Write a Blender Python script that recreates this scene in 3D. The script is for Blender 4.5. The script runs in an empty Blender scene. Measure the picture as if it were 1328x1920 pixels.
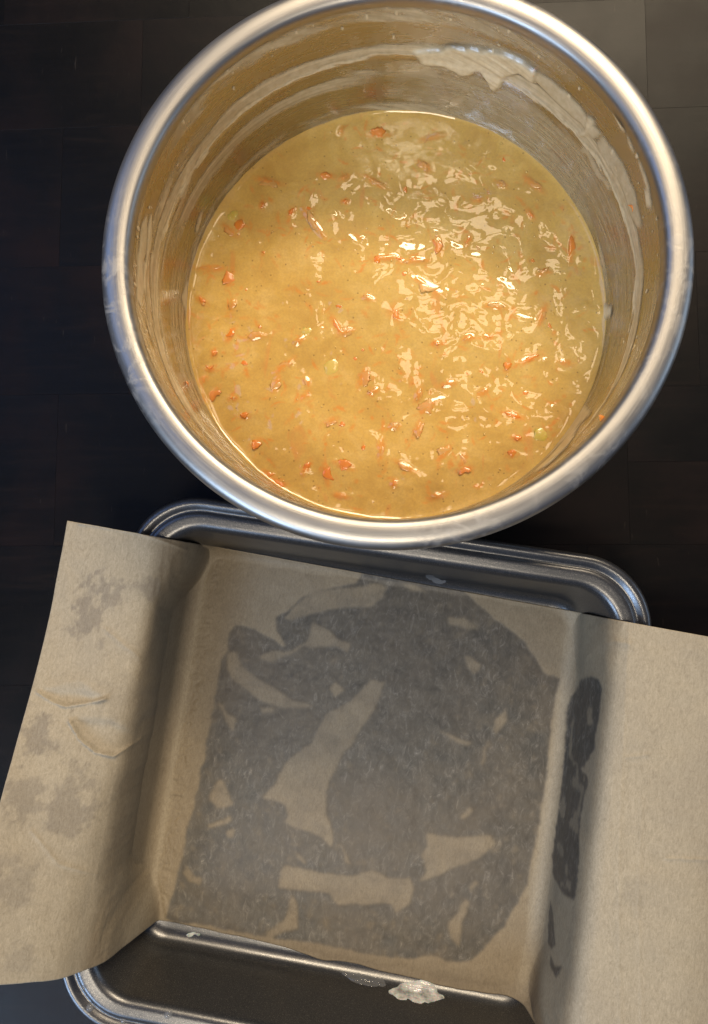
import bpy, math, random
import numpy as np
from mathutils import Matrix, Vector
random.seed(7)
rng = np.random.default_rng(7)
S = bpy.context.scene

# ------------------------------------------------------------------ camera
F, CX, CY, H = 1442.0, 664.0, 960.0, 0.42          # focal length in photo pixels, principal point, camera height
NX, NY = 746.0, 1076.0                             # where the camera's nadir falls in the photo
RX = math.atan((NY - CY) / F)
RY = math.atan((NX - CX) / F * math.cos(RX))
cam = bpy.data.cameras.new('camera')
cam.sensor_fit = 'VERTICAL'; cam.sensor_height = 24.0; cam.lens = 24.0 * F / 1920.0
cam.clip_start = 0.01; cam.clip_end = 50
cam_o = bpy.data.objects.new('camera', cam)
cam_o.location = (0, 0, H); cam_o.rotation_euler = (RX, RY, 0)
S.collection.objects.link(cam_o); S.camera = cam_o
_cx, _sx, _cy, _sy = math.cos(RX), math.sin(RX), math.cos(RY), math.sin(RY)
CM = np.array([[_cy, 0, _sy], [0, 1, 0], [-_sy, 0, _cy]]) @ np.array([[1, 0, 0], [0, _cx, -_sx], [0, _sx, _cx]])

def proj(P):
    q = (P - np.array([0, 0, H])) @ CM
    return CX + F * q[..., 0] / -q[..., 2], CY - F * q[..., 1] / -q[..., 2]
def ray(px, py):
    return CM @ np.array([(px - CX) / F, (CY - py) / F, -1.0])
def at(px, py, z):
    d = ray(px, py); k = (z - H) / d[2]
    return np.array([d[0] * k, d[1] * k, z])

# ------------------------------------------------------------------ world and lamps
W = bpy.data.worlds.new('World'); S.world = W; W.use_nodes = True
W.node_tree.nodes['Background'].inputs[0].default_value = (0.60, 0.69, 1.0, 1)
W.node_tree.nodes['Background'].inputs[1].default_value = 0.17
S.view_settings.view_transform = 'Standard'; S.view_settings.look = 'None'
S.view_settings.exposure = 0.0; S.view_settings.gamma = 1.0

def lamp(name, loc, target, sx, sy, power, col):
    l = bpy.data.lights.new(name, 'AREA'); l.shape = 'RECTANGLE'; l.size = sx; l.size_y = sy
    l.energy = power; l.color = col
    o = bpy.data.objects.new(name, l); o.location = loc
    o.rotation_euler = (Vector(target) - Vector(loc)).to_track_quat('-Z', 'Y').to_euler()
    S.collection.objects.link(o); return o
def mirror(px, py, z, zl):                         # where a lamp at height zl must hang to be seen in a level surface
    p = at(px, py, z); d = p - np.array([0, 0, H]); k = (zl - z) / -d[2]
    return (p[0] + d[0] * k, p[1] + d[1] * k, zl)
lamp('ceiling_lamp', mirror(870, 440, .054, 1.45), (0, 0.05, 0), .27, .17, 1.05, (1.0, .77, .54))
lamp('ceiling_lamp', mirror(900, 640, .054, 1.45), (0, 0.0, 0), .25, .14, .85, (1.0, .77, .52))
lamp('kitchen_or_fill_lamp', mirror(620, 1560, .01, 1.7), (0, 0, 0), .5, .5, 16.0, (1.0, .86, .66))  # added overhead fill lamp, softens the shade in the paper's folds
lamp('kitchen_or_fill_lamp', mirror(1040, -60, .054, 1.5), (0, 0, 0), 1.0, .42, 45.0, (1.0, .81, .56))
lamp('window_or_fill_light', mirror(-90, 600, .0, 1.6), (-.2, .05, 0), .6, 1.3, 5.0, (.26, .46, 1.0))  # added blue light, not a window; tints the table's left side by reflection
lamp('window_or_fill_light', (1.5, .2, .5), (0, .05, .08), .8, .7, 3.0, (.55, .75, 1.0))
lamp('window_or_fill_light', (-1.45, -1.50, 1.6), (-.05, -.05, 0), .7, .7, 38.0, (.50, .70, 1.0))

# ------------------------------------------------------------------ helpers
def vnoise(x, y, seed=0):
    xi = np.floor(x).astype(np.int64); yi = np.floor(y).astype(np.int64)
    fx = x - xi; fy = y - yi
    fx = fx * fx * fx * (fx * (fx * 6 - 15) + 10); fy = fy * fy * fy * (fy * (fy * 6 - 15) + 10)
    def h(a, b):
        n = (a * 374761393 + b * 668265263 + seed * 974711) & 0xFFFFFFFF
        n = ((n ^ (n >> 13)) * 1274126177) & 0xFFFFFFFF
        n = ((n ^ (n >> 16)) * 2246822519) & 0xFFFFFFFF
        return ((n ^ (n >> 15)) & 0xFFFF) / 65535.0
    a = h(xi, yi); b = h(xi + 1, yi); c = h(xi, yi + 1); d = h(xi + 1, yi + 1)
    return (a + (b - a) * fx) * (1 - fy) + (c + (d - c) * fx) * fy
def fbm(x, y, seed=0, octv=4, gain=.5):
    s = np.zeros_like(x); a = 1.0; t = 0.0
    for o in range(octv):
        s += a * (vnoise(x * 2 ** o + 17.3 * o, y * 2 ** o - 9.1 * o, seed + o) * 2 - 1); t += a; a *= gain
    return s / t
def sstep(a, b, x):
    t = np.clip((x - a) / (b - a), 0, 1); return t * t * (3 - 2 * t)
def inside(px, py, poly):
    r = np.zeros(px.shape, bool); n = len(poly)
    xs = [p[0] for p in poly]; ys = [p[1] for p in poly]
    bb = (px >= min(xs)) & (px <= max(xs)) & (py >= min(ys)) & (py <= max(ys))
    x = px[bb]; y = py[bb]; q = np.zeros(x.shape, bool)
    for i in range(n):
        x1, y1 = poly[i]; x2, y2 = poly[(i + 1) % n]
        if y1 == y2: continue
        c = ((y1 > y) != (y2 > y)) & (x < (x2 - x1) * (y - y1) / (y2 - y1) + x1)
        q ^= c
    r[bb] = q; return r
def segdist(px, py, line):
    d = np.full(px.shape, 1e9)
    for (x1, y1), (x2, y2) in zip(line[:-1], line[1:]):
        dx, dy = x2 - x1, y2 - y1
        t = np.clip(((px - x1) * dx + (py - y1) * dy) / (dx * dx + dy * dy + 1e-9), 0, 1)
        d = np.minimum(d, np.hypot(px - x1 - t * dx, py - y1 - t * dy))
    return d

def link(name, me, mat, parent=None):
    o = bpy.data.objects.new(name, me)
    if mat and not me.materials: me.materials.append(mat)
    S.collection.objects.link(o)
    if parent: o.parent = parent
    return o
def np_mesh(name, V, Q, attrs=None):
    me = bpy.data.meshes.new(name)
    V = np.asarray(V, np.float32).reshape(-1, 3); Q = np.asarray(Q, np.int32)
    k = Q.shape[1]
    me.vertices.add(len(V)); me.vertices.foreach_set('co', V.ravel())
    me.loops.add(Q.size); me.loops.foreach_set('vertex_index', Q.ravel())
    me.polygons.add(len(Q)); me.polygons.foreach_set('loop_start', np.arange(0, Q.size, k, dtype=np.int32))
    me.polygons.foreach_set('use_smooth', np.ones(len(Q), bool))
    for n, a in (attrs or {}).items():
        at_ = me.attributes.new(n, 'FLOAT', 'POINT'); at_.data.foreach_set('value', np.asarray(a, np.float32).ravel())
    me.update(calc_edges=True); me.validate()
    return me
def grid_quads(nu, nv, wrap=False):
    i = np.arange(nu if wrap else nu - 1)[:, None]; j = np.arange(nv - 1)[None, :]
    a = i * nv + j; b = ((i + 1) % nu) * nv + j
    return np.stack([a, b, b + 1, a + 1], -1).reshape(-1, 4)
def grid_mesh(name, P, wrap=False, keep=None, attrs=None, flip=False):
    nu, nv = P.shape[:2]; Q = grid_quads(nu, nv, wrap)
    if flip: Q = Q[:, ::-1]
    V = P.reshape(-1, 3); A = {k: a.ravel() for k, a in (attrs or {}).items()}
    if keep is not None:
        kk = keep.ravel(); Q = Q[kk[Q].any(1)]
        used = np.unique(Q); m = np.full(len(V), -1); m[used] = np.arange(len(used))
        Q = m[Q]; V = V[used]; A = {k: a[used] for k, a in A.items()}
    return np_mesh(name, V, Q, A)
def empty(name, loc, label, cat, group=None, rz=0):
    o = bpy.data.objects.new(name, None); o.empty_display_size = .02
    o.location = loc; o.rotation_euler = (0, 0, rz); S.collection.objects.link(o)
    o['label'] = label; o['category'] = cat
    if group: o['group'] = group
    return o
def tag(o, label, cat, group=None):
    o['label'] = label; o['category'] = cat
    if group: o['group'] = group
    return o
def spline(pts, n):
    """Catmull-Rom through pts, resampled to n points at equal arc length."""
    p = np.array(pts, float); p = np.vstack([2 * p[0] - p[1], p, 2 * p[-1] - p[-2]])
    t = np.linspace(0, 1, 12, endpoint=False)[:, None]; out = []
    for i in range(1, len(p) - 2):
        a, b, c, d = p[i - 1], p[i], p[i + 1], p[i + 2]
        out.append(.5 * (2 * b + (c - a) * t + (2 * a - 5 * b + 4 * c - d) * t ** 2 + (3 * b - a - 3 * c + d) * t ** 3))
    q = np.vstack(out + [p[-2:-1]])
    L = np.r_[0, np.cumsum(np.hypot(*np.diff(q, axis=0).T))]
    s = np.linspace(0, L[-1], n)
    return np.stack([np.interp(s, L, q[:, k]) for k in range(q.shape[1])], -1)

# ------------------------------------------------------------------ materials
class NT:
    def __init__(self, name):
        self.m = bpy.data.materials.new(name); self.m.use_nodes = True
        self.t = self.m.node_tree; self.b = self.t.nodes['Principled BSDF']; self.out = self.t.nodes['Material Output']
        self.tc = self.t.nodes.new('ShaderNodeTexCoord')
    def n(self, ty, **kw):
        x = self.t.nodes.new('ShaderNode' + ty)
        for k, v in kw.items():
            if k.startswith('i_'): x.inputs[k[2:]].default_value = v
            else: setattr(x, k, v)
        return x
    def l(self, a, b): self.t.links.new(a, b)
    def coord(self, scale=(1, 1, 1), rot=(0, 0, 0)):
        mp = self.n('Mapping'); mp.inputs['Scale'].default_value = scale; mp.inputs['Rotation'].default_value = rot
        self.l(self.tc.outputs['Object'], mp.inputs[0]); return mp.outputs[0]
    def noise(self, scale, vec=None, detail=4, rough=.55, dist=0):
        x = self.n('TexNoise'); x.inputs['Scale'].default_value = scale; x.inputs['Detail'].default_value = detail
        x.inputs['Roughness'].default_value = rough; x.inputs['Distortion'].default_value = dist
        self.l(vec if vec else self.tc.outputs['Object'], x.inputs['Vector']); return x.outputs['Fac']
    def ramp(self, fac, stops):
        r = self.n('ValToRGB'); e = r.color_ramp.elements
        while len(e) < len(stops): e.new(.5)
        for k, (p, c) in enumerate(stops):
            e[k].position = p; e[k].color = (c, c, c, 1) if isinstance(c, (int, float)) else (*c, 1)
        self.l(fac, r.inputs[0]); return r.outputs[0]
    def mix(self, fac, a, b, mode='MIX'):
        x = self.n('Mix', data_type='RGBA', blend_type=mode)
        for sock, v in ((x.inputs[0], fac), (x.inputs[6], a), (x.inputs[7], b)):
            if isinstance(v, (int, float)): sock.default_value = v
            elif isinstance(v, tuple): sock.default_value = (*v, 1)
            else: self.l(v, sock)
        return x.outputs[2]
    def math(self, op, a, b=0.0, c=None, clamp=False):
        x = self.n('Math', operation=op, use_clamp=clamp)
        for k, v in enumerate((a, b) if c is None else (a, b, c)):
            if isinstance(v, (int, float)): x.inputs[k].default_value = v
            else: self.l(v, x.inputs[k])
        return x.outputs[0]
    def attr(self, name):
        x = self.n('Attribute'); x.attribute_name = name; return x.outputs['Fac']
    def bump(self, h, strength, dist, normal=None):
        x = self.n('Bump'); x.inputs['Strength'].default_value = strength; x.inputs['Distance'].default_value = dist
        self.l(h, x.inputs['Height'])
        if normal: self.l(normal, x.inputs['Normal'])
        return x.outputs[0]
    def set(self, **kw):
        names = dict(col='Base Color', rough='Roughness', metal='Metallic', spec='Specular IOR Level', normal='Normal',
                     coat='Coat Weight', coatr='Coat Roughness', sss='Subsurface Weight', alpha='Alpha', aniso='Anisotropic', trans='Transmission Weight', ior='IOR')
        for k, v in kw.items():
            s = self.b.inputs[names[k]]
            if isinstance(v, (int, float)): s.default_value = v
            elif isinstance(v, tuple): s.default_value = (*v, 1)
            else: self.l(v, s)

# dark stained butcher block
T = NT('dark_wood')
oi = T.n('ObjectInfo')
off = T.n('VectorMath', operation='ADD'); T.l(T.tc.outputs['Object'], off.inputs[0])
cmb = T.n('CombineXYZ'); T.l(oi.outputs['Random'], cmb.inputs[2]); T.l(oi.outputs['Random'], cmb.inputs[0]); T.l(cmb.outputs[0], off.inputs[1])
mp = T.n('Mapping'); mp.inputs['Scale'].default_value = (6, 60, 60); T.l(off.outputs[0], mp.inputs[0])
grain = T.noise(3.0, mp.outputs[0], 6, .6, .6)
blot = T.noise(14, off.outputs[0], 5, .6)
c1 = T.ramp(grain, [(.3, (.0008, .0009, .0013)), (.55, (.0020, .0018, .0020)), (.75, (.0060, .0040, .0034))])
red = T.ramp(blot, [(.45, 0.0), (.75, 1.0)])
c2 = T.mix(T.math('MULTIPLY', red, .5), c1, (.0110, .0036, .0030))
tone = T.math('MULTIPLY_ADD', oi.outputs['Random'], .5, .70)
c3 = T.mix(1.0, c2, tone, 'MULTIPLY')
sp = T.n('Mapping'); sp.inputs['Scale'].default_value = (70, 9, 1); sp.inputs['Rotation'].default_value = (0, 0, .5); T.l(T.tc.outputs['Object'], sp.inputs[0])
scr = T.ramp(T.noise(9, sp.outputs[0], 3, .5), [(.70, 0.0), (.76, 1.0)])
c4 = T.mix(T.math('MULTIPLY', scr, .28), c3, (.05, .043, .038))
T.set(col=c4, rough=T.ramp(blot, [(.3, .34), (.7, .44)]), spec=.14,
      normal=T.bump(T.noise(500, mp.outputs[0], 3), .12, .0004, T.bump(T.noise(30, off.outputs[0], 6, .7), .25, .0008)))
M_wood = T.m

# brushed stainless steel of the bowl
T = NT('brushed_steel')
sx = T.n('SeparateXYZ'); T.l(T.tc.outputs['Object'], sx.inputs[0])
ang = T.math('ARCTAN2', sx.outputs[1], sx.outputs[0])
rad = T.n('VectorMath', operation='LENGTH'); T.l(T.tc.outputs['Object'], rad.inputs[0])
cv = T.n('CombineXYZ'); T.l(T.math('MULTIPLY', ang, .10 * 8), cv.inputs[0]); T.l(T.math('MULTIPLY', rad.outputs['Value'], 170.0), cv.inputs[1]); T.l(T.math('MULTIPLY', sx.outputs[2], 170.0), cv.inputs[2])
br = T.noise(6, cv.outputs[0], 5, .6)
sm = T.noise(45, None, 6, .65, .8)
T.set(col=T.mix(T.ramp(sm, [(.45, 0.0), (.62, .4)]), (.47, .45, .425), (.43, .415, .39)), metal=1.0,
      rough=T.math('ADD', T.ramp(br, [(.3, .17), (.7, .30)]), T.ramp(sm, [(.5, 0.0), (.7, .14)])),
      normal=T.bump(br, .03, .0005, T.bump(T.noise(700, None, 2), .04, .0002)))
M_steel = T.m
# rim of the bowl: the same steel with dried floury smears
T = NT('smeared_rim_steel')
sx = T.n('SeparateXYZ'); T.l(T.tc.outputs['Object'], sx.inputs[0])
ang = T.math('ARCTAN2', sx.outputs[1], sx.outputs[0])
cv = T.n('CombineXYZ'); T.l(ang, cv.inputs[0])
rad = T.n('VectorMath', operation='LENGTH'); T.l(T.tc.outputs['Object'], rad.inputs[0]); T.l(T.math('MULTIPLY', rad.outputs['Value'], 300.0), cv.inputs[1])
br = T.noise(5, cv.outputs[0], 5, .6)
sm = T.noise(120, None, 8, .75, .8)
pt = T.noise(9, None, 3, .5)
flour = T.math('MULTIPLY', T.ramp(sm, [(.50, 0.0), (.60, 1.0)]), T.ramp(pt, [(.42, 0.0), (.58, .28)]))
T.set(col=T.mix(flour, (.35, .337, .315), (.48, .45, .40)), metal=T.math('SUBTRACT', 1.0, T.math('MULTIPLY', flour, .9)),
      rough=T.math('ADD', T.ramp(br, [(.3, .36), (.7, .48)]), T.math('MULTIPLY', flour, .30)),
      normal=T.bump(br, .10, .0005, T.bump(flour, .25, .0003)))
M_rim = T.m

# grey non-stick coating of the pan
T = NT('nonstick_coating')
f1 = T.noise(2600, None, 2, .6)
f2 = T.noise(12, None, 4, .6)
T.set(col=T.ramp(f1, [(.35, (.058, .060, .066)), (.60, (.100, .102, .106)), (.74, (.27, .255, .235))]), metal=.80,
      rough=T.ramp(f2, [(.35, .27), (.65, .36)]), normal=T.bump(f1, .08, .0002))
M_pan = T.m

# parchment paper: dry fibres, and grease where it has soaked through
T = NT('parchment')
fv = T.coord((1, 1, 1))
fib1 = T.noise(440, T.coord((1, .4, 1), (0, 0, .7)), 3, .7, 2.5)
fib2 = T.noise(380, T.coord((1, .4, 1), (0, 0, -.9)), 3, .7, 2.5)
fib3 = T.noise(1500, fv, 2, .6)
fibs = T.math('ADD', T.math('MULTIPLY', T.math('ADD', fib1, fib2), .4), T.math('MULTIPLY', fib3, .2))
cloud = T.noise(22, fv, 4, .6)
dry = T.ramp(fibs, [(.34, (.36, .305, .217)), (.50, (.475, .41, .297)), (.68, (.59, .515, .38))])
dry = T.mix(T.ramp(cloud, [(.4, 0.0), (.65, .22)]), dry, (.30, .26, .21))
grease = T.attr('grease'); damp = T.attr('damp')
dampc = T.mix(1.0, dry, (.60, .55, .49), 'MULTIPLY')
c = T.mix(damp, dry, dampc)
c = T.mix(T.attr('smudge'), c, T.mix(1.0, dry, (.66, .66, .70), 'MULTIPLY'))
spk = T.noise(300, T.coord((1, .5, 1), (0, 0, .2)), 5, .75, 1.2)
wet = T.ramp(spk, [(.36, (.064, .062, .056)), (.52, (.100, .096, .084)), (.62, (.18, .168, .145)), (.72, (.36, .33, .28))])
wet = T.mix(T.ramp(cloud, [(.35, 0.0), (.7, .5)]), wet, (.125, .110, .086))
wet = T.mix(T.ramp(T.noise(11, fv, 4, .6), [(.38, 0.0), (.70, .45)]), wet, (.130, .100, .072))
c = T.mix(grease, c, wet)
gl = T.math('MAXIMUM', grease, T.math('MULTIPLY', damp, .75))
T.set(col=c, rough=T.mix(gl, (.62, .62, .62), (.40, .40, .40)), spec=T.math('MULTIPLY_ADD', gl, .14, .25),
      normal=T.bump(fibs, 15e-2, .0004, T.bump(spk, .10, .0003)))
tr = T.n('BsdfTranslucent'); T.l(c, tr.inputs[0])
ms = T.n('MixShader'); ms.inputs[0].default_value = .34
T.l(T.b.outputs[0], ms.inputs[1]); T.l(tr.outputs[0], ms.inputs[2]); T.l(ms.outputs[0], T.out.inputs[0])
M_paper = T.m

# batter
def batter_nodes(T):
    a = T.noise(60, None, 5, .65, .5); b = T.noise(900, None, 3, .6)
    col = T.ramp(a, [(.30, (.51, .305, .072)), (.52, (.585, .370, .092)), (.74, (.65, .435, .140))])
    col = T.mix(T.ramp(b, [(.35, .25), (.65, 0.0)]), col, (.33, .20, .075))
    vo = T.n('TexVoronoi'); vo.inputs['Scale'].default_value = 420; T.l(T.tc.outputs['Object'], vo.inputs['Vector'])
    on = T.n('SeparateColor'); T.l(vo.outputs['Color'], on.inputs[0])
    spot = T.math('MULTIPLY', T.ramp(vo.outputs['Distance'], [(.10, 1.0), (.24, 0.0)]), T.ramp(on.outputs[0], [(.80, 0.0), (.84, 1.0)]))
    col = T.mix(T.math('MULTIPLY', spot, .60), col, (.16, .085, .03))
    st = T.noise(120, T.coord((1, .45, 1), (0, 0, .9)), 2, .5, .8)
    col = T.mix(T.ramp(st, [(.64, 0.0), (.74, .38)]), col, (.62, .22, .06))
    return col, b
T = NT('cake_batter')
col, b = batter_nodes(T)
col = T.mix(T.attr('carrot'), col, (.64, .215, .035))
T.set(col=col, rough=.30, spec=.08, sss=.12, coat=1.0, coatr=.025, normal=T.bump(b, .04, .0003))
T.b.inputs['Subsurface Radius'].default_value = (1.0, .55, .2); T.b.inputs['Subsurface Scale'].default_value = .0025
M_batter = T.m
# thin film of batter left on the wall
T = NT('batter_film')
cov = T.attr('cover')
st = T.noise(350, None, 4, .6)
T.set(col=T.mix(T.ramp(st, [(.35, 0.0), (.65, 1.0)]), (.62, .50, .30), (.74, .62, .40)), rough=.34, spec=.4, coat=.6, coatr=.12)
tp = T.n('BsdfTransparent'); ms = T.n('MixShader')
T.l(cov, ms.inputs[0]); T.l(tp.outputs[0], ms.inputs[1]); T.l(T.b.outputs[0], ms.inputs[2]); T.l(ms.outputs[0], T.out.inputs[0])
M_film = T.m

def wet_solid(name, c0, c1, pale, coat=.9):
    T = NT(name); oi = T.n('ObjectInfo')
    n = T.noise(500, None, 3, .6)
    c = T.mix(T.ramp(n, [(.35, 0.0), (.65, 1.0)]), c0, c1)
    c = T.mix(T.math('MULTIPLY', oi.outputs['Random'], .55), c, pale)
    T.set(col=c, rough=.35, coat=coat, coatr=.05, sss=.2)
    T.b.inputs['Subsurface Scale'].default_value = .002
    return T.m
M_carrot = wet_solid('carrot', (.66, .165, .005), (.70, .22, .010), (.64, .26, .05))
M_carrot_pale = wet_solid('coated_carrot', (.58, .24, .045), (.60, .30, .075), (.58, .36, .11))
M_apple = wet_solid('green_fruit', (.50, .37, .045), (.62, .46, .09), (.62, .42, .12))
T = NT('shortening')
T.set(col=(.66, .66, .63), rough=.30, sss=.4, coat=.7, coatr=.08)
tp = T.n('BsdfTransparent'); ms = T.n('MixShader'); T.l(T.ramp(T.noise(160, T.coord((1, .2, 1), (0, 0, .35)), 3), [(.34, .35), (.55, .97)]), ms.inputs[0])
T.l(tp.outputs[0], ms.inputs[1]); T.l(T.b.outputs[0], ms.inputs[2]); T.l(ms.outputs[0], T.out.inputs[0])
T.b.inputs['Subsurface Scale'].default_value = .003
M_short = T.m
T = NT('water'); T.set(col=(.26, .27, .28), rough=.04, spec=.6)
tp = T.n('BsdfTransparent'); ms = T.n('MixShader'); ms.inputs[0].default_value = .38
T.l(tp.outputs[0], ms.inputs[1]); T.l(T.b.outputs[0], ms.inputs[2]); T.l(ms.outputs[0], T.out.inputs[0])
M_water = T.m

# ------------------------------------------------------------------ table
def box_mesh(name, x0, x1, y0, y1, z0, z1, bv=.00006):
    V = [(x0, y0, z0), (x1, y0, z0), (x1, y1, z0), (x0, y1, z0),
         (x0, y0, z1 - bv), (x1, y0, z1 - bv), (x1, y1, z1 - bv), (x0, y1, z1 - bv),
         (x0 + bv, y0 + bv, z1), (x1 - bv, y0 + bv, z1), (x1 - bv, y1 - bv, z1), (x0 + bv, y1 - bv, z1)]
    Q = [(3, 2, 1, 0), (8, 9, 10, 11)]
    for a, b in ((0, 4), (4, 8)):
        for k in range(4): Q.append((a + k, a + (k + 1) % 4, b + (k + 1) % 4, b + k))
    me = np_mesh(name, V, Q); me.polygons.foreach_set('use_smooth', np.zeros(len(Q), bool)); return me
table = link('table', box_mesh('table', -.62, .62, -.62, .62, -.04, -.012), M_wood); table['kind'] = 'structure'
rows_px = [-1000, -740, -480, -230, 20, 222, 487, 732, 1022, 1290, 1560, 1832, 2100, 2360, 2620]
ends_px = {5: [-190, 96, 330, 742, 1060, 1500], 6: [-60, 236, 660, 930, 1322], 7: [-160, 103, 420, 800, 1180, 1520], 8: [-250, 236, 640, 1101, 1480],
           9: [-90, 114, 560, 900, 1250, 1560], 4: [-120, 247, 470, 905, 1240]}
Y = lambda py: at(664, py, 0)[1]
X = lambda px: at(px, 960, 0)[0]
for r, (a, b) in enumerate(zip(rows_px[:-1], rows_px[1:])):
    es = ends_px.get(r) or sorted(random.uniform(-200, 100) + k * 380 for k in range(5))
    es = [-1100, -760, -480] + list(es) + [1850, 2200, 2600]
    for e0, e1 in zip(es[:-1], es[1:]):
        cuts = [(a, b)]
        if r == 7 and e0 in (1180,): cuts = [(a, 870), (870, b)]
        for (ya, yb) in cuts:
            g = .00002; dz = random.uniform(-.00002, .00002)
            link('board', box_mesh('board', X(e0) + g, X(e1) - g, Y(yb) + g, Y(ya) - g, -.0118, dz), M_wood, table)

# ------------------------------------------------------------------ mixing bowl
BX, BY = -.0019, .1273
inner = [(.0005, .0045), (.03, .0045), (.055, .0055), (.070, .0095), (.083, .019), (.0925, .032), (.0985, .045), (.1017, .054), (.1030, .066), (.1038, .080),
         (.1042, .0905), (.1049, .0925), (.1052, .096), (.1056, .108), (.1060, .1185)]
rim = [(.1060, .1185), (.1061, .1210), (.1067, .1232), (.1081, .1246), (.1110, .1253), (.1145, .1251), (.1168, .1240), (.1180, .1221), (.1182, .1202), (.1177, .1186), (.1160, .1180), (.1072, .1178)]
outer = [(.1072, .1178), (.1066, .108), (.1061, .096), (.1054, .0895), (.1047, .0800), (.1039, .066), (.1026, .054), (.0993, .045), (.0933, .0315), (.084, .0182), (.071, .0085), (.056, .0022), (.04, .0006), (.0005, .0006)]
inner_s = spline(inner, 90); rim_s = spline(rim, 40); outer_s = spline(outer, 60)
def revolve(name, prof, n=288, flip=False):
    a = np.linspace(0, 2 * math.pi, n, endpoint=False)[:, None]
    P = np.stack([prof[None, :, 0] * np.cos(a), prof[None, :, 0] * np.sin(a), prof[None, :, 1] + 0 * a], -1)
    return grid_mesh(name, P, wrap=True, flip=flip)
bowl = empty('mixing_bowl', (BX, BY, 0), 'large round stainless steel mixing bowl holding orange-flecked batter', 'bowl')
link('inner_wall', revolve('inner_wall', inner_s), M_steel, bowl)
link('outer_wall', revolve('outer_wall', outer_s), M_steel, bowl)
link('rim', revolve('rim', rim_s), M_rim, bowl)
_zi = inner_s[:, 1]; _ri = inner_s[:, 0]
def wall_r(z): return np.interp(z, _zi[30:], _ri[30:])

# ------------------------------------------------------------------ batter
ZB = .0545; RB = float(wall_r(ZB))
batter = empty('cake_batter', (BX, BY, 0), 'tan carrot cake batter with orange shreds filling the steel bowl', 'batter')
shreds = [(709,252,24,0,1),(640,246,12,70,.5),(612,331,20,-10,1),(645,335,14,30,.5),(505,340,30,-15,.7),(590,420,48,-55,.35),(547,397,14,60,.8),(648,378,8,0,1),
 (492,385,12,80,.8),(432,432,26,-40,.7),(449,422,18,75,.8),(395,503,36,0,.7),(432,523,22,75,.8),(437,572,16,80,.6),(379,564,15,-40,1),(434,626,20,60,1),
 (480,632,26,10,.45),(632,613,30,-60,.9),(650,622,22,20,.6),(720,484,30,0,.6),(745,484,16,-30,.8),(800,535,38,-35,.6),(742,592,20,-70,1),(530,688,30,40,.7),
 (518,720,22,70,.6),(402,662,11,80,.9),(394,692,13,0,1),(382,712,12,40,.7),(400,738,22,45,.9),(437,747,11,0,.9),(459,780,13,10,1),(480,832,16,30,1),
 (575,876,18,60,1),(612,888,26,-80,1),(645,873,22,-20,.9),(575,716,14,-70,.6),(573,742,16,45,.7),(679,708,24,70,.7),(715,845,28,85,.4),(700,735,14,30,.5),
 (738,907,13,70,1),(760,875,26,-30,.5),(505,890,16,-30,.8),(523,904,20,-15,.9),(870,881,19,15,1),(868,865,20,70,.7),(833,850,24,50,.7),(962,778,26,-20,.8),
 (970,822,13,-10,1),(960,852,13,0,.8),(990,675,36,25,.8),(952,684,16,80,.8),(1017,590,26,70,.7),(930,576,26,-10,.5),(915,632,13,0,.8),(877,635,14,30,.6),
 (820,645,14,0,.9),(1072,465,38,85,.8),(995,402,15,-60,.9),(940,345,16,-30,.5),(895,375,12,0,.6),(823,460,24,-80,.8),(775,490,36,3,.5),(700,340,32,-30,.5),
 (795,310,20,-35,.4),(810,258,26,10,.3),(1000,345,30,-40,.3),(1020,512,16,10,.6),(878,450,14,60,.8),(783,805,24,65,.7),(800,765,26,35,.6),(785,740,20,70,.6),
 (1060,680,18,-10,.5),(620,790,18,20,.35),(560,640,14,40,.4),(690,560,16,-20,.4),(840,720,18,10,.5),(905,735,14,30,.5),(640,930,18,-10,.5),(820,930,20,15,.5),(740,800,14,0,.4)]
n_r, n_a = 430, 1080
rr = RB * np.sqrt(np.linspace(1e-6, 1, n_r))[None, :]; aa = np.linspace(0, 2 * math.pi, n_a, endpoint=False)[:, None]
BXl = rr * np.cos(aa); BYl = rr * np.sin(aa)
wx = BXl + .004 * fbm(BXl / .018, BYl / .018, 40, 3); wy = BYl + .004 * fbm(BXl / .018, BYl / .018, 50, 3)
low = fbm(wx / .030, wy / .022, 1, 3)
mid = fbm(wx / .0105, wy / .0092, 5, 3, .30)
ridge = 1 - np.abs(fbm(wx / .007, wy / .007, 11, 2, .45)) * 2
calm = .58 + .42 * sstep(.35, .6, fbm(BXl / .045, BYl / .045, 77, 2) * .5 + .5 + .25 * BXl / RB)
hz = .00060 * low + calm * (.00078 * mid + .00030 * fbm(wx / .019, wy / .016, 15, 2, .4))
tint = np.zeros_like(hz)
for k in range(460):                                # thin shreds lying just under the skin
    a0 = rng.uniform(0, 6.283); r0 = RB * math.sqrt(rng.uniform(0, .93)); an = rng.uniform(0, 3.14); l = rng.uniform(.0006, .0026)
    dx = BXl - r0 * math.cos(a0); dy = BYl - r0 * math.sin(a0); m = (np.abs(dx) < .007) & (np.abs(dy) < .007)
    u = (dx[m] * math.cos(an) + dy[m] * math.sin(an)); v = (-dx[m] * math.sin(an) + dy[m] * math.cos(an)) + rng.uniform(-90, 90) * u * u
    rag = 1 + .9 * fbm(BXl[m] / .0010, BYl[m] / .0010, 411, 3)
    tint[m] = np.maximum(tint[m], np.clip(1.2 * np.exp(-.5 * ((u / l) ** 2 + (v / rng.uniform(.0003, .0008)) ** 2)) * rag - .12, 0, 1) * rng.uniform(.2, .65))
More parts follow.
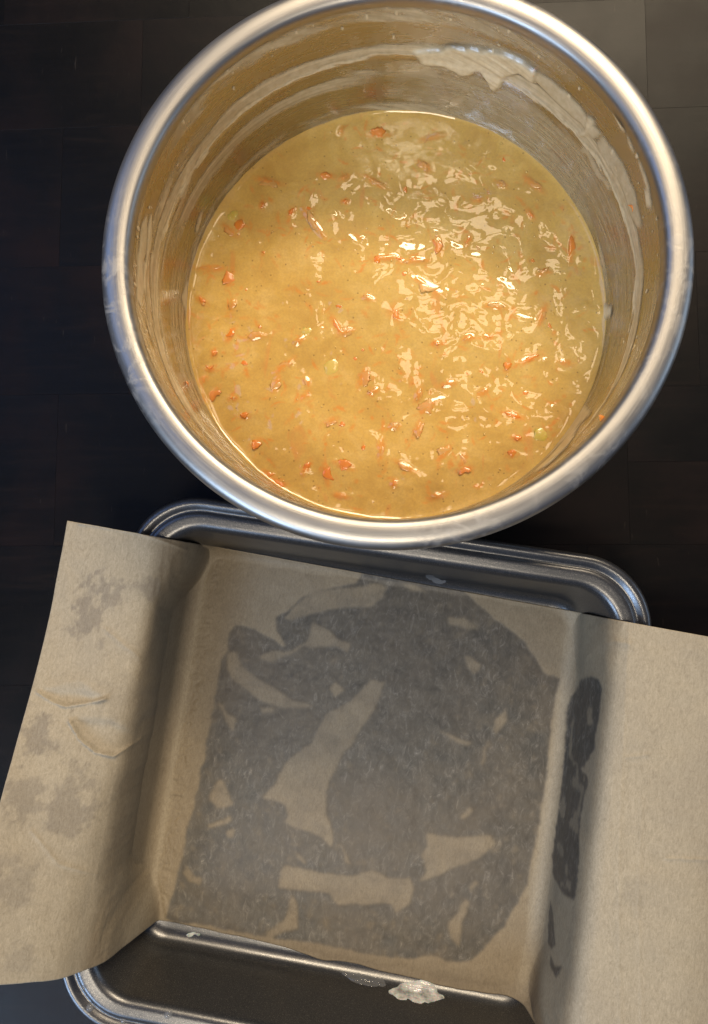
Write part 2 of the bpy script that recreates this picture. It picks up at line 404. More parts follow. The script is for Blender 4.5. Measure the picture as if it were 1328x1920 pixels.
for (px, py, L, an, st) in shreds:
    p = at(px, py, ZB); dx = BXl - (p[0] - BX); dy = BYl - (p[1] - BY)
    m = (np.abs(dx) < .009) & (np.abs(dy) < .009)
    ca, sa = math.cos(math.radians(an)), math.sin(math.radians(an)); l = max(L * .00013, .0013)
    u = (dx[m] * ca + dy[m] * sa) / l; v = (-dx[m] * sa + dy[m] * ca) / .0011
    w_ = np.exp(-.5 * (u * u + v * v)); hz[m] += (.00040 if st > .6 else .00070) * w_
    rag = 1 + .9 * fbm(BXl[m] / .0012, BYl[m] / .0012, 401, 3)
    tint[m] = np.maximum(tint[m], np.clip(1.25 * np.exp(-.5 * ((u / 1.25) ** 2 + (v / 1.15) ** 2)) * rag - .12, 0, 1) * (.45 + .35 * st))
for k in range(90):                                 # drops and half-burst bubbles that break the skin
    a0 = rng.uniform(0, 6.283); r0 = RB * math.sqrt(rng.uniform(0, .9)); w = rng.uniform(.0006, .0014)
    dx = BXl - r0 * math.cos(a0); dy = BYl - r0 * math.sin(a0); m = (np.abs(dx) < .006) & (np.abs(dy) < .006)
    d2 = (dx[m] ** 2 + dy[m] ** 2) / w ** 2
    hz[m] += w * .22 * np.exp(-.5 * d2) * (1 if k % 3 else -1)
edge = RB - rr
hz = hz * sstep(0, .006, edge) + .0014 * np.exp(-edge / .0012) * (.6 + .8 * (fbm(np.cos(aa) * 6, np.sin(aa) * 6, 3, 3) * .5 + .5)) * np.ones_like(rr)
fit_r = np.ones_like(hz); BZ = ZB + hz
sc = np.where(edge < .003, (wall_r(BZ) - .00005) / RB, 1.0); blend = sstep(.003, 0, edge) * np.ones_like(hz)
ex = 1 + (sc - 1) * blend
PB = np.stack([BXl * ex, BYl * ex, BZ], -1)
link('batter_surface', grid_mesh('batter_surface', PB, wrap=True, attrs={'carrot': tint}), M_batter, batter)
def surf_z(x, y):
    r = min(math.hypot(x, y), RB * .999); i = int(round((r / RB) ** 2 * (n_r - 1))); j = int(round(math.atan2(y, x) % (2 * math.pi) / (2 * math.pi) * n_a)) % n_a
    return float(BZ[j, min(i, n_r - 1)])

def sliver(name, L, wdt, th, bend, seed, n=9, k=7):
    rg = np.random.default_rng(seed); P = []
    for i in range(n):
        t = i / (n - 1) * 2 - 1
        s = max(.12, (1 - abs(t) ** 2.6)) * rg.uniform(.8, 1.15)
        cx, cy = t * L / 2, bend * L * t * t + rg.uniform(-.05, .05) * L * .3
        ring = [(cx + rg.uniform(-.04, .04) * L, cy + wdt / 2 * s * math.cos(2 * math.pi * j / k) * rg.uniform(.85, 1.15), th / 2 * s * math.sin(2 * math.pi * j / k)) for j in range(k)]
        P.append(ring)
    P = np.array(P); V = P.reshape(-1, 3); Q = []
    for i in range(n - 1):
        for j in range(k): Q.append((i * k + j, (i + 1) * k + j, (i + 1) * k + (j + 1) % k, i * k + (j + 1) % k))
    V = np.vstack([V, P[0].mean(0), P[-1].mean(0)])
    for j in range(0, k): Q.append((len(V) - 2, j, (j + 1) % k, (j + 1) % k)); Q.append((len(V) - 1, (n - 1) * k + (j + 1) % k, (n - 1) * k + j, (n - 1) * k + j))
    me = bpy.data.meshes.new(name); me.from_pydata([tuple(v) for v in V], [], [tuple(dict.fromkeys(q)) for q in Q])
    me.polygons.foreach_set('use_smooth', np.ones(len(me.polygons), bool)); me.update(); return me
var = [sliver('carrot_shred', 1.0, [.22, .34, .55, .75][i % 4], .26, [.0, .18, -.22, .3, .08][i % 5], i) for i in range(16)]
varp = [v.copy() for v in var]
for v in var: v.materials.append(M_carrot)
for v in varp: v.materials.append(M_carrot_pale)
def put_shred(px, py, L, an, st):
    p = at(px, py, ZB); x, y = p[0] - BX, p[1] - BY
    me = random.choice(var if st > .75 else varp)
    o = link('carrot_shred', me, None, batter); ln = L * .00031
    o.scale = (ln, random.uniform(.8, 1.3) * max(.0021, min(ln * .7, .0050)) * 1.8 * (1 if st > .5 else .9), .0030)
    o.rotation_euler = (random.uniform(-.2, .2), random.uniform(-.06, .06), math.radians(an))
    o.location = (x, y, surf_z(x, y) - (.00022 if st > .75 else .00042))
for s in shreds: put_shred(*s)
for k in range(130):
    a = random.uniform(0, 6.283); r = RB * math.sqrt(random.uniform(.02, .86)); q = proj(np.array([BX + r * math.cos(a), BY + r * math.sin(a), ZB]))
    put_shred(float(q[0]), float(q[1]), random.uniform(5, 15), random.uniform(-90, 90), random.choice([.2, .4, .5, .6, .9]))
fr = [sliver('fruit_piece', 1.0, .8, .4, .05, 40 + i) for i in range(2)]
for px, py, L, an in ((622, 690, 30, 65), (437, 405, 20, 50), (576, 622, 18, 10), (1015, 815, 26, 40)):
    p = at(px, py, ZB); o = link('fruit_piece', random.choice(fr), M_apple, batter)
    o.scale = (L * .00034, L * .00034, .003); o.rotation_euler = (0, 0, math.radians(an))
    x, y = p[0] - BX, p[1] - BY; o.location = (x, y, surf_z(x, y) - .0002)
for m_ in fr:
    if not m_.materials: m_.materials.append(M_apple)
# tiny air bubbles, joined
V = []; Q = []
for k in range(110):
    a = rng.uniform(0, 6.283); r = RB * math.sqrt(rng.uniform(0, .95)); x, y = r * math.cos(a), r * math.sin(a); z = surf_z(x, y); w = rng.choice([.00035, .0005, .0007])
    b0 = len(V)
    for i in range(4):
        ph = i / 4 * math.pi / 2
        for j in range(8): V.append((x + w * math.cos(ph) * math.cos(j * math.pi / 4), y + w * math.cos(ph) * math.sin(j * math.pi / 4), z - w * .2 + w * math.sin(ph) * .8))
    V.append((x, y, z + w * .6))
    for i in range(3):
        for j in range(8): Q.append((b0 + i * 8 + j, b0 + i * 8 + (j + 1) % 8, b0 + (i + 1) * 8 + (j + 1) % 8, b0 + (i + 1) * 8 + j))
    for j in range(0, 8, 2): Q.append((b0 + 24 + j, b0 + 24 + (j + 1) % 8, b0 + 24 + (j + 2) % 8, b0 + 32))
o = link('air_bubble', np_mesh('air_bubble', V, Q), M_batter, batter); o['kind'] = 'stuff'

# batter clinging to the bowl's wall: a film whose cover and thickness vary
n_t, n_z = 1440, 190
th = np.linspace(0, 2 * math.pi, n_t, endpoint=False)[:, None]; zz = np.linspace(.0535, .1205, n_z)[None, :]
TH = th + 0 * zz; ZZ = zz + 0 * th; RW = np.where(ZZ <= .1185, wall_r(ZZ), .1060 + (ZZ - .1185) * .06)
WP = np.stack([BX + RW * np.cos(TH), BY + RW * np.sin(TH), ZZ], -1)
qx, qy = proj(WP)
u = TH * .107; deg = np.degrees(TH) % 360
us = np.cos(TH) * .107; vs = np.sin(TH) * .107             # seamless noise coordinates
n1 = fbm(us / .012 + ZZ / .004, vs / .012 - ZZ / .006, 21, 4)
n2 = fbm(us / .02 + 3 * ZZ / .0035, vs / .02 + ZZ / .0021, 31, 4)   # streaks round the bowl
n3 = fbm(us / .05, vs / .05, 61, 3)
wq = qx + 5 * n1; hq = qy + 5 * n2
cover = np.zeros_like(ZZ); thick = np.zeros_like(ZZ)
def soft(z0, z1, s=.0016):
    zw = ZZ + .0022 * n1 + .0022 * n3
    return sstep(z0 - s, z0 + s, zw) * (1 - sstep(z1 - s, z1 + s, zw))
def arc(d0, d1, s=9):
    c = (d0 + d1) / 2; h = (d1 - d0) / 2
    d = np.abs((deg - c + 180) % 360 - 180)
    return 1 - sstep(h - s, h + s, d + 6 * n1)
def add(m, c, t):
    global cover, thick
    cover = np.maximum(cover, np.clip(m * c, 0, 1)); thick = np.maximum(thick, m * t)
add(soft(.0925, .099) * arc(-30, 215), .72 + .3 * n2, .00024)            # band above the ridge
add(soft(.0915, .0930, .0006) * arc(-40, 230), .75, .0003)                # bead of batter on the ridge
add(soft(.076, .084) * arc(96, 165), .62 + .35 * n2, .00014)
add(soft(.054, .088) * arc(25, 84), .34 + .22 * n2 + .15 * n3, .00008)
add(soft(.066, .090) * arc(-20, 50), .20 + .3 * n2, .00010)
add(soft(.054, .075) * arc(170, 330), .38 + .5 * n2, .00022)
add(soft(.054, .062) * arc(0, 360), .25 + .6 * n1, .00016)
add(soft(.113, .1205) * arc(48, 150), .42 + .5 * n1, .00022)
add(soft(.106, .120) * arc(165, 215), .25 + .6 * n1, .00018)
add(soft(.100, .106) * arc(140, 200), .45 + .5 * n1, .00020)
add(soft(.086, .0925) * arc(150, 235), .40 + .5 * n2, .00020)
add(soft(.104, .121) * arc(300, 350), .30 + .6 * n2, .00022)
add(soft(.098, .112) * arc(225, 300), .14 + .5 * n2, .00016)
add(soft(.099, .110) * arc(52, 76), .35 + .4 * n1, .00016)
add(np.clip(.05 + .35 * n2, 0, 1), .22, .00003)
polys = [  # thick drips and blobs seen on the far wall (photo outline)
 ([(776,97),(790,118),(830,120),(852,132),(866,140),(884,136),(900,130),(912,142),(918,158),(930,170),(942,160),(950,143),(975,135),(1005,158),(1012,132),(985,112),(960,100),(900,88),(850,84),(800,90)], .95, .0019),
 ([(1002,128),(1040,150),(1075,185),(1105,222),(1130,250),(1112,262),(1088,230),(1060,205),(1030,178),(1004,150)], .75, .0006),
 ([(1100,215),(1116,228),(1108,248),(1090,258),(1082,250),(1098,238)], .9, .0010),
 ([(1130,250),(1165,300),(1190,360),(1205,420),(1195,430),(1176,375),(1150,320),(1118,272)], .68, .0005),
 ([(1140,160),(1148,175),(1158,205),(1172,232),(1168,250),(1155,228),(1146,200)], .95, .0007),
 ([(1176,250),(1184,270),(1190,285),(1184,284),(1177,268)], .9, .0005),
 ([(1203,268),(1212,282),(1214,296),(1200,292),(1199,283)], .95, .0008),
 ([(1196,295),(1206,320),(1214,345),(1220,378),(1221,390),(1214,386),(1210,350),(1202,322)], .92, .0006),
 ([(1127,153),(1136,160),(1134,168),(1127,162)], .95, .0007),
 ([(1094,268),(1108,280),(1126,318),(1150,352),(1145,360),(1120,326),(1100,288),(1090,290)], .55, .0003),
 ([(335,372),(350,310),(372,270),(380,275),(358,330),(345,378)], .62, .0005),
 ([(262,420),(274,400),(276,440),(268,500),(272,540),(266,580),(256,560),(258,500)], .78, .0004),
 ([(276,430),(284,400),(286,420),(276,500),(274,560),(268,540)], .85, .0005),
 ([(366,430),(372,405),(380,390),(378,415),(372,440)], .8, .0005),
 ([(1128,560),(1150,575),(1146,592),(1132,600),(1126,620)], .97, .0010),
 ([(1085,800),(1110,775),(1100,760),(1060,820),(1020,870),(1000,890),(1040,865),(1070,830)], .85, .0005),
 ([(345,580),(338,560),(344,540),(352,520),(352,600),(362,660),(400,760),(470,850),(520,905),(500,900),(420,800),(365,700)], .85, .0004),
]
for poly, c, t in polys:
    m = inside(wq, hq, poly).astype(float)
    for _ in range(9):
        m = (np.roll(m, 1, 0) + np.roll(m, -1, 0) + 2 * m) / 4; m[:, 1:-1] = (m[:, :-2] + m[:, 2:] + 2 * m[:, 1:-1]) / 4
    add(m, c, t)
for k in range(90):                                  # small spatters below the rim
    a0 = rng.uniform(0, 6.283); z0 = rng.choice([rng.uniform(.100, .120), rng.uniform(.115, .1205)]); w = rng.uniform(.0003, .0009)
    d = np.hypot((TH - a0 + math.pi) % (2 * math.pi) * .107 - math.pi * .107, (ZZ - z0) / rng.uniform(1, 2.5)) / w
    add(1 - sstep(.7, 1.2, d), .85, w * .5)
cover = np.clip(cover, 0, 1) * (1 - sstep(.1195, .1205, ZZ))
rin = RW - .00012 - np.maximum(thick, 0) * (1 + .3 * n1)
FP = np.stack([rin * np.cos(TH), rin * np.sin(TH), ZZ], -1)
link('batter_film', grid_mesh('batter_film', FP, wrap=True, keep=cover > .03, attrs={'cover': cover}), M_film, batter)
for px, py, L, an in ((1000, 134, 15, 70), (1186, 388, 16, -60), (352, 718, 14, -55), (1128, 783, 12, 45)):
    d = ray(px, py); t = .28
    while t < .45 and math.hypot(d[0] * t - BX, d[1] * t - BY) < float(wall_r(min(max(H + d[2] * t, .05), .118))) - .0008: t += .0003
    o = link('carrot_shred', random.choice(var), None, batter)
    o.location = (d[0] * t - BX, d[1] * t - BY, H + d[2] * t); o.scale = (L * .00022, .0050, .0030); o.rotation_euler = (.6, 0, math.radians(an))

# ------------------------------------------------------------------ baking pan
PX, PY, PA = -.021, -.1024, -.1502
pan = empty('baking_pan', (PX, PY, 0), 'dark grey square non-stick baking pan lined with brown paper', 'baking pan', rz=PA)
pan_in = [(.0005, .0016), (.05, .0016), (.090, .0016), (.0975, .0018), (.1015, .0029), (.1042, .0055), (.1056, .0095), (.1072, .022), (.1092, .036), (.1104, .0438)]
pan_rim = [(.1104, .0438), (.1110, .0466), (.1122, .0486), (.1138, .0497), (.1160, .0501), (.1182, .0503), (.1194, .0499), (.1202, .0493), (.1212, .0495), (.1222, .0503), (.1238, .0511), (.1254, .0508), (.1265, .0496), (.1270, .0480), (.1266, .0464), (.1254, .0458), (.1235, .0464), (.1180, .0478), (.1130, .0462)]
pan_out = [(.1130, .0462), (.1115, .0435), (.1100, .032), (.1080, .018), (.1066, .0085), (.1050, .0042), (.1022, .0014), (.0975, .0005), (.05, .0004), (.0005, .0004)]
def crad(d): return np.minimum(np.maximum(.034 - (.127 - d) * .75, .012), d * .98)
def square_loop(d, nside=14, ncorner=14):
    r = float(crad(d)); c = d - r; out = []
    for k in range(4):
        for i in range(ncorner + 1):
            a = k * math.pi / 2 + i / ncorner * math.pi / 2
            sx_, sy_ = [(1, 1), (-1, 1), (-1, -1), (1, -1)][k]
            out.append((sx_ * c + r * math.cos(a), sy_ * c + r * math.sin(a)))
        nx_ = [(-1, 1), (-1, -1), (1, -1), (1, 1)][k]
        p0 = np.array(out[-1]); a = (k + 1) * math.pi / 2; p1 = np.array((nx_[0] * c + r * math.cos(a), nx_[1] * c + r * math.sin(a)))
        for i in range(1, nside): out.append(tuple(p0 + (p1 - p0) * i / nside))
    return np.array(out)
def pan_mesh(name, prof, n):
    pr = spline(prof, n)
    P = np.stack([np.c_[square_loop(d), np.full(len(square_loop(d)), z)] for d, z in pr], 1)
    return grid_mesh(name, P, wrap=True), pr
me, pin_s = pan_mesh('pan_body', pan_in, 120); link('pan_body', me, M_pan, pan)
me, prim_s = pan_mesh('pan_rim', pan_rim, 70); link('pan_rim', me, M_pan, pan)
me, _ = pan_mesh('pan_underside', pan_out, 50); link('pan_underside', me, M_pan, pan)
_pd = np.r_[pin_s[:, 0], prim_s[prim_s[:, 0].cumsum() > 0][:, 0]]; _pz = np.r_[pin_s[:, 1], prim_s[:, 1]]
_k = np.argmax(_pd); _pd = np.maximum.accumulate(_pd[:_k + 1]) + np.arange(_k + 1) * 1e-9; _pz = _pz[:_k + 1]
_dt = np.linspace(0, .127, 400); _rt = crad(_dt)
def pan_d(x, y):
    """which square loop a local point lies on"""
    ax, ay = np.abs(x), np.abs(y); d = np.maximum(ax, ay)
    for _ in range(12):
        r = crad(d); qx_ = np.maximum(ax - d + r, 0); qy_ = np.maximum(ay - d + r, 0)
        d = d + (np.hypot(qx_, qy_) + np.minimum(np.maximum(ax - d + r, ay - d + r), 0) - r)
    return d
def pan_z(x, y):
    d = pan_d(x, y); z = np.interp(d, _pd, _pz); return np.where(d > .1272, 0.0, z)
ca, sa = math.cos(PA), math.sin(PA)
def pan_world(P): return np.stack([PX + ca * P[..., 0] - sa * P[..., 1], PY + sa * P[..., 0] + ca * P[..., 1], P[..., 2]], -1)
def pan_hit(px, py):
    d = ray(px, py)
    for t in np.arange(.30, .45, .0002):
        w = d * t; z = H + w[2]; lx = ca * (w[0] - PX) + sa * (w[1] - PY); ly = -sa * (w[0] - PX) + ca * (w[1] - PY)
        if z <= float(pan_z(np.array(lx), np.array(ly))): return np.array([lx, ly, z])
    return np.array([lx, ly, z])

# ------------------------------------------------------------------ parchment
n_v, nL, nF, nR = 380, 210, 360, 210
PP = np.zeros((n_v, nL + nF + nR, 3))
vv = np.linspace(-1, 1, n_v)
for i, v in enumerate(vv):
    t = (1 - v) / 2                                  # 0 at the far edge, 1 at the near edge
    y0 = .1015 * (v + 1) / 2 - .0975 * (1 - v) / 2
    e = sstep(.60, 1.0, abs(v)); lift = sstep(.15, 1.0, t)
    xf = -.1062 + .0100 * e + (.003 * e if v < 0 else 0)
    top = np.array([(xf, .0026), (xf - .0015, .010), (-.1072 + .008 * e, .032), (-.1084 + .005 * e, .047), (-.1115, .0535), (-.118, .0553), (-.132, .0556), (-.158, .0535)])
    bot = np.array([(xf, .0026), (xf - .0025, .012), (-.1066 + .006 * e, .034), (-.1082 + .004 * e, .050), (-.1118, .0625), (-.1185, .0715), (-.131, .0815), (-.151, .096)])
    lp = top * (1 - lift) + bot * lift
    left = spline(np.vstack([[xf + .004, .0022], lp]), nL)[::-1]
    xr = .1035 - .0035 * e
    rp = [(xr - .004, .0022), (xr, .0027), (xr + .0022, .008), (.1066 - .004 * e, .022), (.1088 - .003 * e, .038), (.1108 - .002 * e, .0475), (.1148, .0530), (.1215, .0548), (.135, .0555), (.158, .0535), (.178, .045)]
    right = spline(rp, nR)
    fx_ = np.linspace(left[-1][0], right[0][0], nF + 2)[1:-1]
    prof = np.vstack([left, np.c_[fx_, np.full(nF, .0022)], right])
    PP[i, :, 0] = prof[:, 0]; PP[i, :, 2] = prof[:, 1]; PP[i, :, 1] = y0 - .028 * prof[:, 0]
lx, ly, lz = PP[..., 0], PP[..., 1], PP[..., 2]
# cut edges waver a little
vE = vv[:, None] * np.ones_like(lx)
ly += np.where(vE < 0, sstep(.6, 1, -vE), 0) * (.0025 * fbm(lx / .035, 0 * lx, 91, 3) - .001)
qx0, qy0 = proj(pan_world(PP))
floor_m = sstep(.103, .094, np.abs(lx)); wallL = sstep(-.098, -.103, lx) * sstep(-.113, -.108, lx)
flapL = sstep(-.108, -.120, lx); flapR = sstep(.112, .124, lx)
wr = fbm(lx / .009, ly / .009, 101, 4); wr2 = fbm(lx / .03, ly / .05, 111, 3); fold_l = fbm(lx / .0035, ly / .02, 121, 3)
lz += .00022 * floor_m * (wr + .6) + flapL * (.0016 * wr2 + .00020 * wr) + flapR * (.0010 * fbm(lx / .05, ly / .03, 131, 3) + .00008 * wr)
bandL = sstep(-.1075, -.104, lx) * sstep(-.088, -.093, lx)
lz += bandL * .00026 * (1 - np.abs(fbm(lx / .0035 + 2 * wr, ly / .0050 + 2 * wr2, 126, 3)) * 2.2)
lx -= wallL * (.0006 * fold_l + .0004 * wr)
lx -= sstep(.100, .104, lx) * sstep(.1125, .108, lx) * (.0005 * fbm(lx / .006, ly / .015, 141, 3))
def crease(line, h, w, dome=0.0):
    """a pinched fold: a fine ridge along a line, and a shallow blister between the line and its chord"""
    global lz
    d = segdist(qx0, qy0, line) + 2.0 * fbm(lx / .004, ly / .004, 145, 2)
    lz = lz + h * np.exp(-(np.maximum(d, 0) / w) ** 1.2)
    if dome:
        (xa, ya), (xb, yb) = line[0], line[-1]; m = line[len(line) // 2]
        cx2, cy2 = (xa + xb) / 2, (ya + yb) / 2
        lens = list(line) + [(cx2 + (cx2 - m[0]) * .35, cy2 + (cy2 - m[1]) * .35)]
        k = inside(qx0, qy0, lens).astype(float)
        for _ in range(14):
            k[1:-1] = (k[:-2] + k[2:] + 2 * k[1:-1]) / 4; k[:, 1:-1] = (k[:, :-2] + k[:, 2:] + 2 * k[:, 1:-1]) / 4
        lz = lz - dome * k
crease([(72, 1298), (100, 1316), (125, 1324), (165, 1318), (200, 1309)], .0020, 3.0, .0016)
crease([(90, 1290), (150, 1275), (190, 1300)], .0007, 12)
crease([(134, 1352), (150, 1385), (180, 1410), (215, 1417), (265, 1385)], .0024, 3.0, .0019)
crease([(150, 982), (230, 992), (300, 1012), (350, 1031)], .0010, 2.6)
crease([(160, 1710), (190, 1560), (215, 1430)], -.0008, 16)
crease([(1100, 1228), (1120, 1212), (1150, 1202), (1176, 1206)], .0010, 9)
crease([(1079, 1282), (1085, 1262), (1100, 1228)], .0012, 7)
crease([(1250, 1610), (1328, 1612)], .0005, 3)
crease([(1178, 1185), (1168, 1400), (1160, 1600), (1163, 1930)], .0004, 5)
crease([(1205, 1500), (1196, 1700), (1204, 1930)], .0003, 4)
crease([(60, 1560), (110, 1620), (180, 1640)], .0005, 4)
crease([(200, 1180), (260, 1230), (300, 1330)], .0005, 5)
crease([(1176, 1420), (1215, 1415)], .0004, 4)
PP[..., 0], PP[..., 1], PP[..., 2] = lx, ly, lz
PP[..., 2] = np.maximum(PP[..., 2], np.where(np.abs(PP[..., 0]) < .1275, pan_z(np.clip(PP[..., 0], -.127, .127), np.clip(PP[..., 1], -.127, .127)) + .0005, -1))
WPp = pan_world(PP); qx, qy = proj(WPp)
jx = qx + 3 * fbm(lx / .005, ly / .005, 151, 4) + 7 * fbm(lx / .018, ly / .018, 155, 2) ; jy = qy + 3 * fbm(lx / .005, ly / .005, 161, 4) + 7 * fbm(lx / .018, ly / .018, 165, 2)
big = [(440,1172),(472,1176),(497,1188),(521,1208),(529,1207),(515,1174),(520,1155),(543,1136),(559,1120),(597,1101),(665,1093),(678,1077),(720,1060),(860,1080),(872,1112),(920,1150),(960,1180),(990,1210),
 (1015,1245),(1030,1265),(1052,1272),(1050,1292),(1036,1330),(1030,1400),(1025,1470),(1015,1530),(1000,1600),(985,1660),(970,1700),(945,1735),(920,1760),(905,1785),(880,1805),(850,1803),(800,1796),(720,1790),
 (650,1780),(560,1765),(430,1745),(350,1735),(315,1720),(322,1690),(335,1640),(345,1580),(362,1520),(370,1480),(380,1430),(393,1380),(400,1320),(410,1290),(415,1240),(425,1220),(428,1190)]
tans = [
 [(532,1156),(556,1128),(591,1103),(667,1098),(705,1090),(724,1099),(711,1120),(692,1137),(673,1135),(624,1142),(583,1150),(548,1160)],
 [(589,1164),(618,1183),(637,1199),(659,1207),(655,1223),(632,1212),(605,1210),(580,1216),(567,1211),(543,1223),(510,1241),(484,1233),(507,1219),(543,1218),(570,1207),(583,1185)],
 [(425,1225),(440,1226),(453,1250),(483,1272),(515,1288),(548,1313),(575,1319),(589,1329),(564,1328),(526,1326),(488,1313),(437,1277),(427,1258)],
 [(697,1273),(721,1277),(703,1326),(678,1367),(656,1400),(640,1416),(616,1464),(615,1500),(613,1530),(627,1561),(622,1588),(604,1573),(580,1561),(556,1556),(535,1540),(541,1530),(532,1510),(493,1494),(511,1476),(523,1452),(547,1416),(586,1395),(597,1372),(610,1343),(646,1324),(670,1302)],
 [(523,1633),(532,1624),(580,1625),(601,1634),(661,1640),(700,1630),(726,1644),(767,1641),(773,1665),(767,1695),(741,1709),(734,1692),(666,1694),(631,1695),(619,1675),(556,1669),(523,1668)],
 [(799,1564),(853,1570),(916,1566),(928,1581),(901,1608),(853,1629),(829,1641),(796,1647),(783,1648),(799,1629),(788,1605),(799,1587)],
 [(875,1686),(881,1695),(865,1731),(859,1777),(841,1761),(838,1731),(856,1713)],
 [(550,1678),(560,1696),(557,1741),(532,1747),(505,1760),(502,1747),(535,1723)],
 [(408,1461),(420,1470),(437,1510),(405,1512),(389,1497),(396,1479)], [(387,1546),(430,1528),(431,1540),(390,1555)],
 [(840,1154),(875,1157),(897,1177),(869,1174),(843,1169)], [(872,1226),(886,1229),(903,1246),(892,1260),(877,1249)],
 [(949,1330),(949,1355),(932,1382),(925,1372),(929,1349)], [(817,1370),(863,1384),(886,1390),(880,1396),(852,1389)], [(917,1389),(909,1432),(903,1438),(909,1403)],
 [(616,1294),(629,1280),(646,1295),(625,1311)], [(484,1325),(511,1325),(510,1336),(486,1336)], [(404,1315),(415,1318),(423,1334),(442,1343),(437,1372),(429,1364),(415,1332)],
 [(858,1530),(880,1514),(886,1520),(866,1536)], [(640,1585),(655,1608),(662,1618),(650,1614)], [(550,1595),(575,1610),(578,1618),(556,1606)], [(880,1665),(895,1650),(898,1658),(884,1676)],
 [(742,1090),(780,1098),(800,1110),(770,1108)], [(421,1560),(440,1553),(436,1570),(424,1574)], [(345,1635),(352,1622),(366,1645),(382,1650),(374,1662),(356,1652)]]
wallp = [[(1080,1287),(1093,1274),(1108,1267),(1123,1274),(1129,1292),(1125,1329),(1116,1376),(1115,1402),(1095,1436),(1086,1439),(1101,1454),(1103,1470),(1093,1507),(1087,1559),(1086,1617),(1083,1646),(1077,1689),(1057,1678),(1039,1646),(1036,1611),(1042,1553),(1046,1533),(1053,1468),(1059,1402),(1064,1323)],
 [(1032,1687),(1039,1722),(1041,1772),(1034,1781),(1028,1769)], [(1031,1787),(1039,1810),(1054,1811),(1042,1833),(1031,1810)]]
def blur(m, k=1):
    for _ in range(k):
        m = m.copy(); m[1:-1] = (m[:-2] + m[2:] + 2 * m[1:-1]) / 4; m[:, 1:-1] = (m[:, :-2] + m[:, 2:] + 2 * m[:, 1:-1]) / 4
    return m
g = inside(jx, jy, big).astype(float)
tan = np.zeros_like(g)
for p in tans: tan = np.maximum(tan, inside(jx * .75 + qx * .25, jy * .75 + qy * .25, p))
fl = fbm(lx / .0030, ly / .0038, 171, 4, .6); fl2 = fbm(lx / .0014, ly / .0018, 181, 3)
tan = np.maximum(tan, .45 * sstep(.40, .50, fl + .25 * fl2))          # small dry flecks
tan = blur(tan, 1)
mot = np.clip(.5 + .9 * fbm(lx / .007, ly / .006, 211, 4), 0, 1)
g = g * (.80 + .20 * mot) * (1 - tan * (.98 - .30 * mot))
gw = np.zeros_like(g)
for p in wallp: gw = np.maximum(gw, inside(qx + 3 * fl, qy + 4 * fl, p))
streak = fbm(lx / .0012, ly / .010, 191, 3)
g = np.maximum(g, gw * np.where(streak > .34, .45, 1.0))
g = blur(g, 2)
damp = floor_m * .75 + wallL * .75 + sstep(.098, .106, lx) * sstep(.1135, .110, lx) * .6
fb = fbm(lx / .018, ly / .02, 201, 4)
smudge = np.zeros_like(g)
for (cx_, cy_, r_, k_) in ((180, 1160, 70, .8), (285, 1105, 24, .7), (200, 1190, 50, .6), (60, 1390, 70, .8), (40, 1490, 60, .6), (130, 1530, 60, .7), (150, 1440, 60, .6), (50, 1660, 70, .5), (1225, 1690, 60, .3), (40, 1800, 30, .4), (240, 1300, 60, .3)):
    d = np.hypot(qx - cx_, qy - cy_) / r_
    smudge = np.maximum(smudge, sstep(.34, .62, (1 - d) * .50 + .60 * fb + .20 + .30 * fl + .12 * fl2) * k_ * (d < 2.2))
damp = np.clip(damp + .12 * wr * damp, 0, 1)
lzg = PP[..., 2] - .00012 * g
PP[..., 2] = np.maximum(lzg, PP[..., 2] - .00012)
paper = link('parchment_paper', grid_mesh('parchment_paper', PP - np.array([0, 0, 0]), attrs={'grease': g, 'damp': damp, 'smudge': smudge}), M_paper)
paper.location = (PX, PY, 0); paper.rotation_euler = (0, 0, PA)
tag(paper, 'sheet of brown parchment paper with dark grease patches lining the pan', 'parchment paper')
sm_ = paper.modifiers.new('sheet', 'SOLIDIFY'); sm_.thickness = .00015; sm_.offset = 1

# ------------------------------------------------------------------ dabs of shortening and drops
def pan_hits(px, py):
    D = np.stack([(px - CX) / F, (CY - py) / F, -np.ones_like(px)], -1) @ CM.T
    def loc(t):
        w = D * t[..., None]; a, b = w[..., 0] - PX, w[..., 1] - PY
        return np.stack([ca * a + sa * b, -sa * a + ca * b, H + w[..., 2]], -1)
    lo = np.full(px.shape, .30); hi = lo.copy(); done = np.zeros(px.shape, bool)
    for t in np.arange(.30, .45, .001):
        L = loc(np.full(px.shape, t)); hit = (L[..., 2] <= pan_z(L[..., 0], L[..., 1])) & ~done
        lo = np.where(hit, t - .001, lo); hi = np.where(hit, t, hi); done |= hit
    for _ in range(10):
        m = (lo + hi) / 2; L = loc(m); b = L[..., 2] <= pan_z(L[..., 0], L[..., 1])
        hi = np.where(b, m, hi); lo = np.where(b, lo, m)
    return loc(hi)
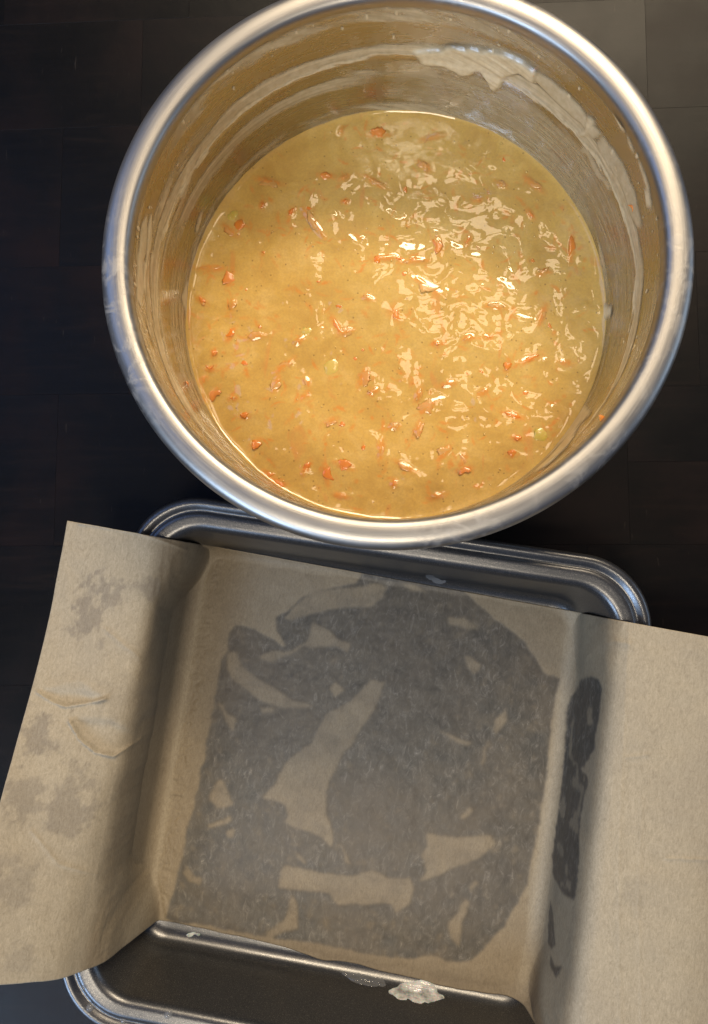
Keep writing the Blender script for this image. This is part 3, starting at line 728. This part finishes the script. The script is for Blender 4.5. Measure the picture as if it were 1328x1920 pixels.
def dab(name, poly, hgt, label, cat, mat, seed, res=1.0, streaky=0.0, group=None):
    xs = [p[0] for p in poly]; ys = [p[1] for p in poly]
    gx, gy = np.meshgrid(np.arange(min(xs) - 6, max(xs) + 7, res), np.arange(min(ys) - 6, max(ys) + 7, res), indexing='ij')
    m = inside(gx + 4 * fbm(gx / 14, gy / 14, seed, 4), gy + 4 * fbm(gx / 14, gy / 14, seed + 9, 4), poly).astype(float)
    keep = blur(m, 2) > .05
    edge_ = blur(m, 10)
    st = np.abs(fbm((gx + gy * .5) / 60, (gy - gx * .25) / 5.0, seed + 5, 2))
    hh = np.sqrt(np.clip((edge_ - .05) / .95, 0, 1)) * hgt * (.55 + .5 * fbm(gx / 16, gy / 12, seed + 3, 3) + streaky * st)
    L = pan_hits(gx, gy); c = L[keep].mean(0)
    nrm = np.array([0, .45, .89]) if c[1] < 0 else np.array([0, -.3, .95])
    P = L + nrm * (np.maximum(hh, 0) - .00015)[..., None] - c
    o = link(name, grid_mesh(name, P, keep=keep), mat)
    o.location = pan_world(c); o.rotation_euler = (0, 0, PA)
    return tag(o, label, cat, group)
dab('shortening_dab', [(728,1861),(750,1848),(793,1838),(811,1842),(813,1852),(819,1864),(831,1869),(810,1878),(777,1877),(750,1870)], .0013, 'thick white smear of shortening on the near inside edge of the pan', 'shortening', M_short, 300, streaky=.5)
dab('shortening_dab', [(349,1751),(362,1749),(380,1752),(372,1756),(354,1755)], .0004, 'small flat white dab of shortening by the left end of the paper\'s near edge', 'shortening', M_short, 310)
dab('shortening_dab', [(790,1812),(806,1818),(832,1832),(822,1833),(800,1824)], .0006, 'thin white streak of shortening just above the thick smear', 'shortening', M_short, 320)
dab('clear_grease', [(640,1822),(680,1828),(715,1838),(722,1848),(690,1847),(655,1836)], .0010, 'clear greasy smear left of the thick white shortening', 'grease', M_water, 330, streaky=1.0)
dab('clear_grease', [(795,1080),(820,1086),(838,1092),(815,1091)], .0009, 'shiny clear grease dab at the foot of the pan\'s far wall', 'grease', M_water, 340, streaky=1.0)

def drop_mesh(w, h):
    V = []; Q = []; n, k = 6, 16
    for i in range(n):
        ph = i / (n - 1) * math.pi / 2
        for j in range(k):
            a = 2 * math.pi * j / k; rr_ = w * math.cos(ph) * (1 + .08 * math.sin(2 * a)) + 1e-6
            V.append((rr_ * math.cos(a), rr_ * math.sin(a), h * math.sin(ph)))
    for i in range(n - 1):
        for j in range(k): Q.append((i * k + j, i * k + (j + 1) % k, (i + 1) * k + (j + 1) % k, (i + 1) * k + j))
    V.append((0, 0, 0)); me = np_mesh('water_drop', V, Q)
    return me
dm = drop_mesh(.0013, .0009); dm.materials.append(M_water)
for (px, py, s, lab) in ((169, 1889, 1.1, 'clear water drop on the pan\'s near left rim corner'), (316, 1902, 1.15, 'clear water drop on the pan\'s near rim, right of the corner'),
                         (156, 1852, .8, 'tiny water drop high on the pan\'s left rim, just below the paper'), (232, 1913, .8, 'flat water drop on the near rim between two rounder drops')):
    o = link('water_drop', dm, None); p = pan_world(pan_hit(px, py)); o.location = p - np.array([0, 0, .0001]); o.scale = (1.4 * s, 1.4 * s, 1.5 * s)
    tag(o, lab, 'water drop', 'water drops on the pan rim')
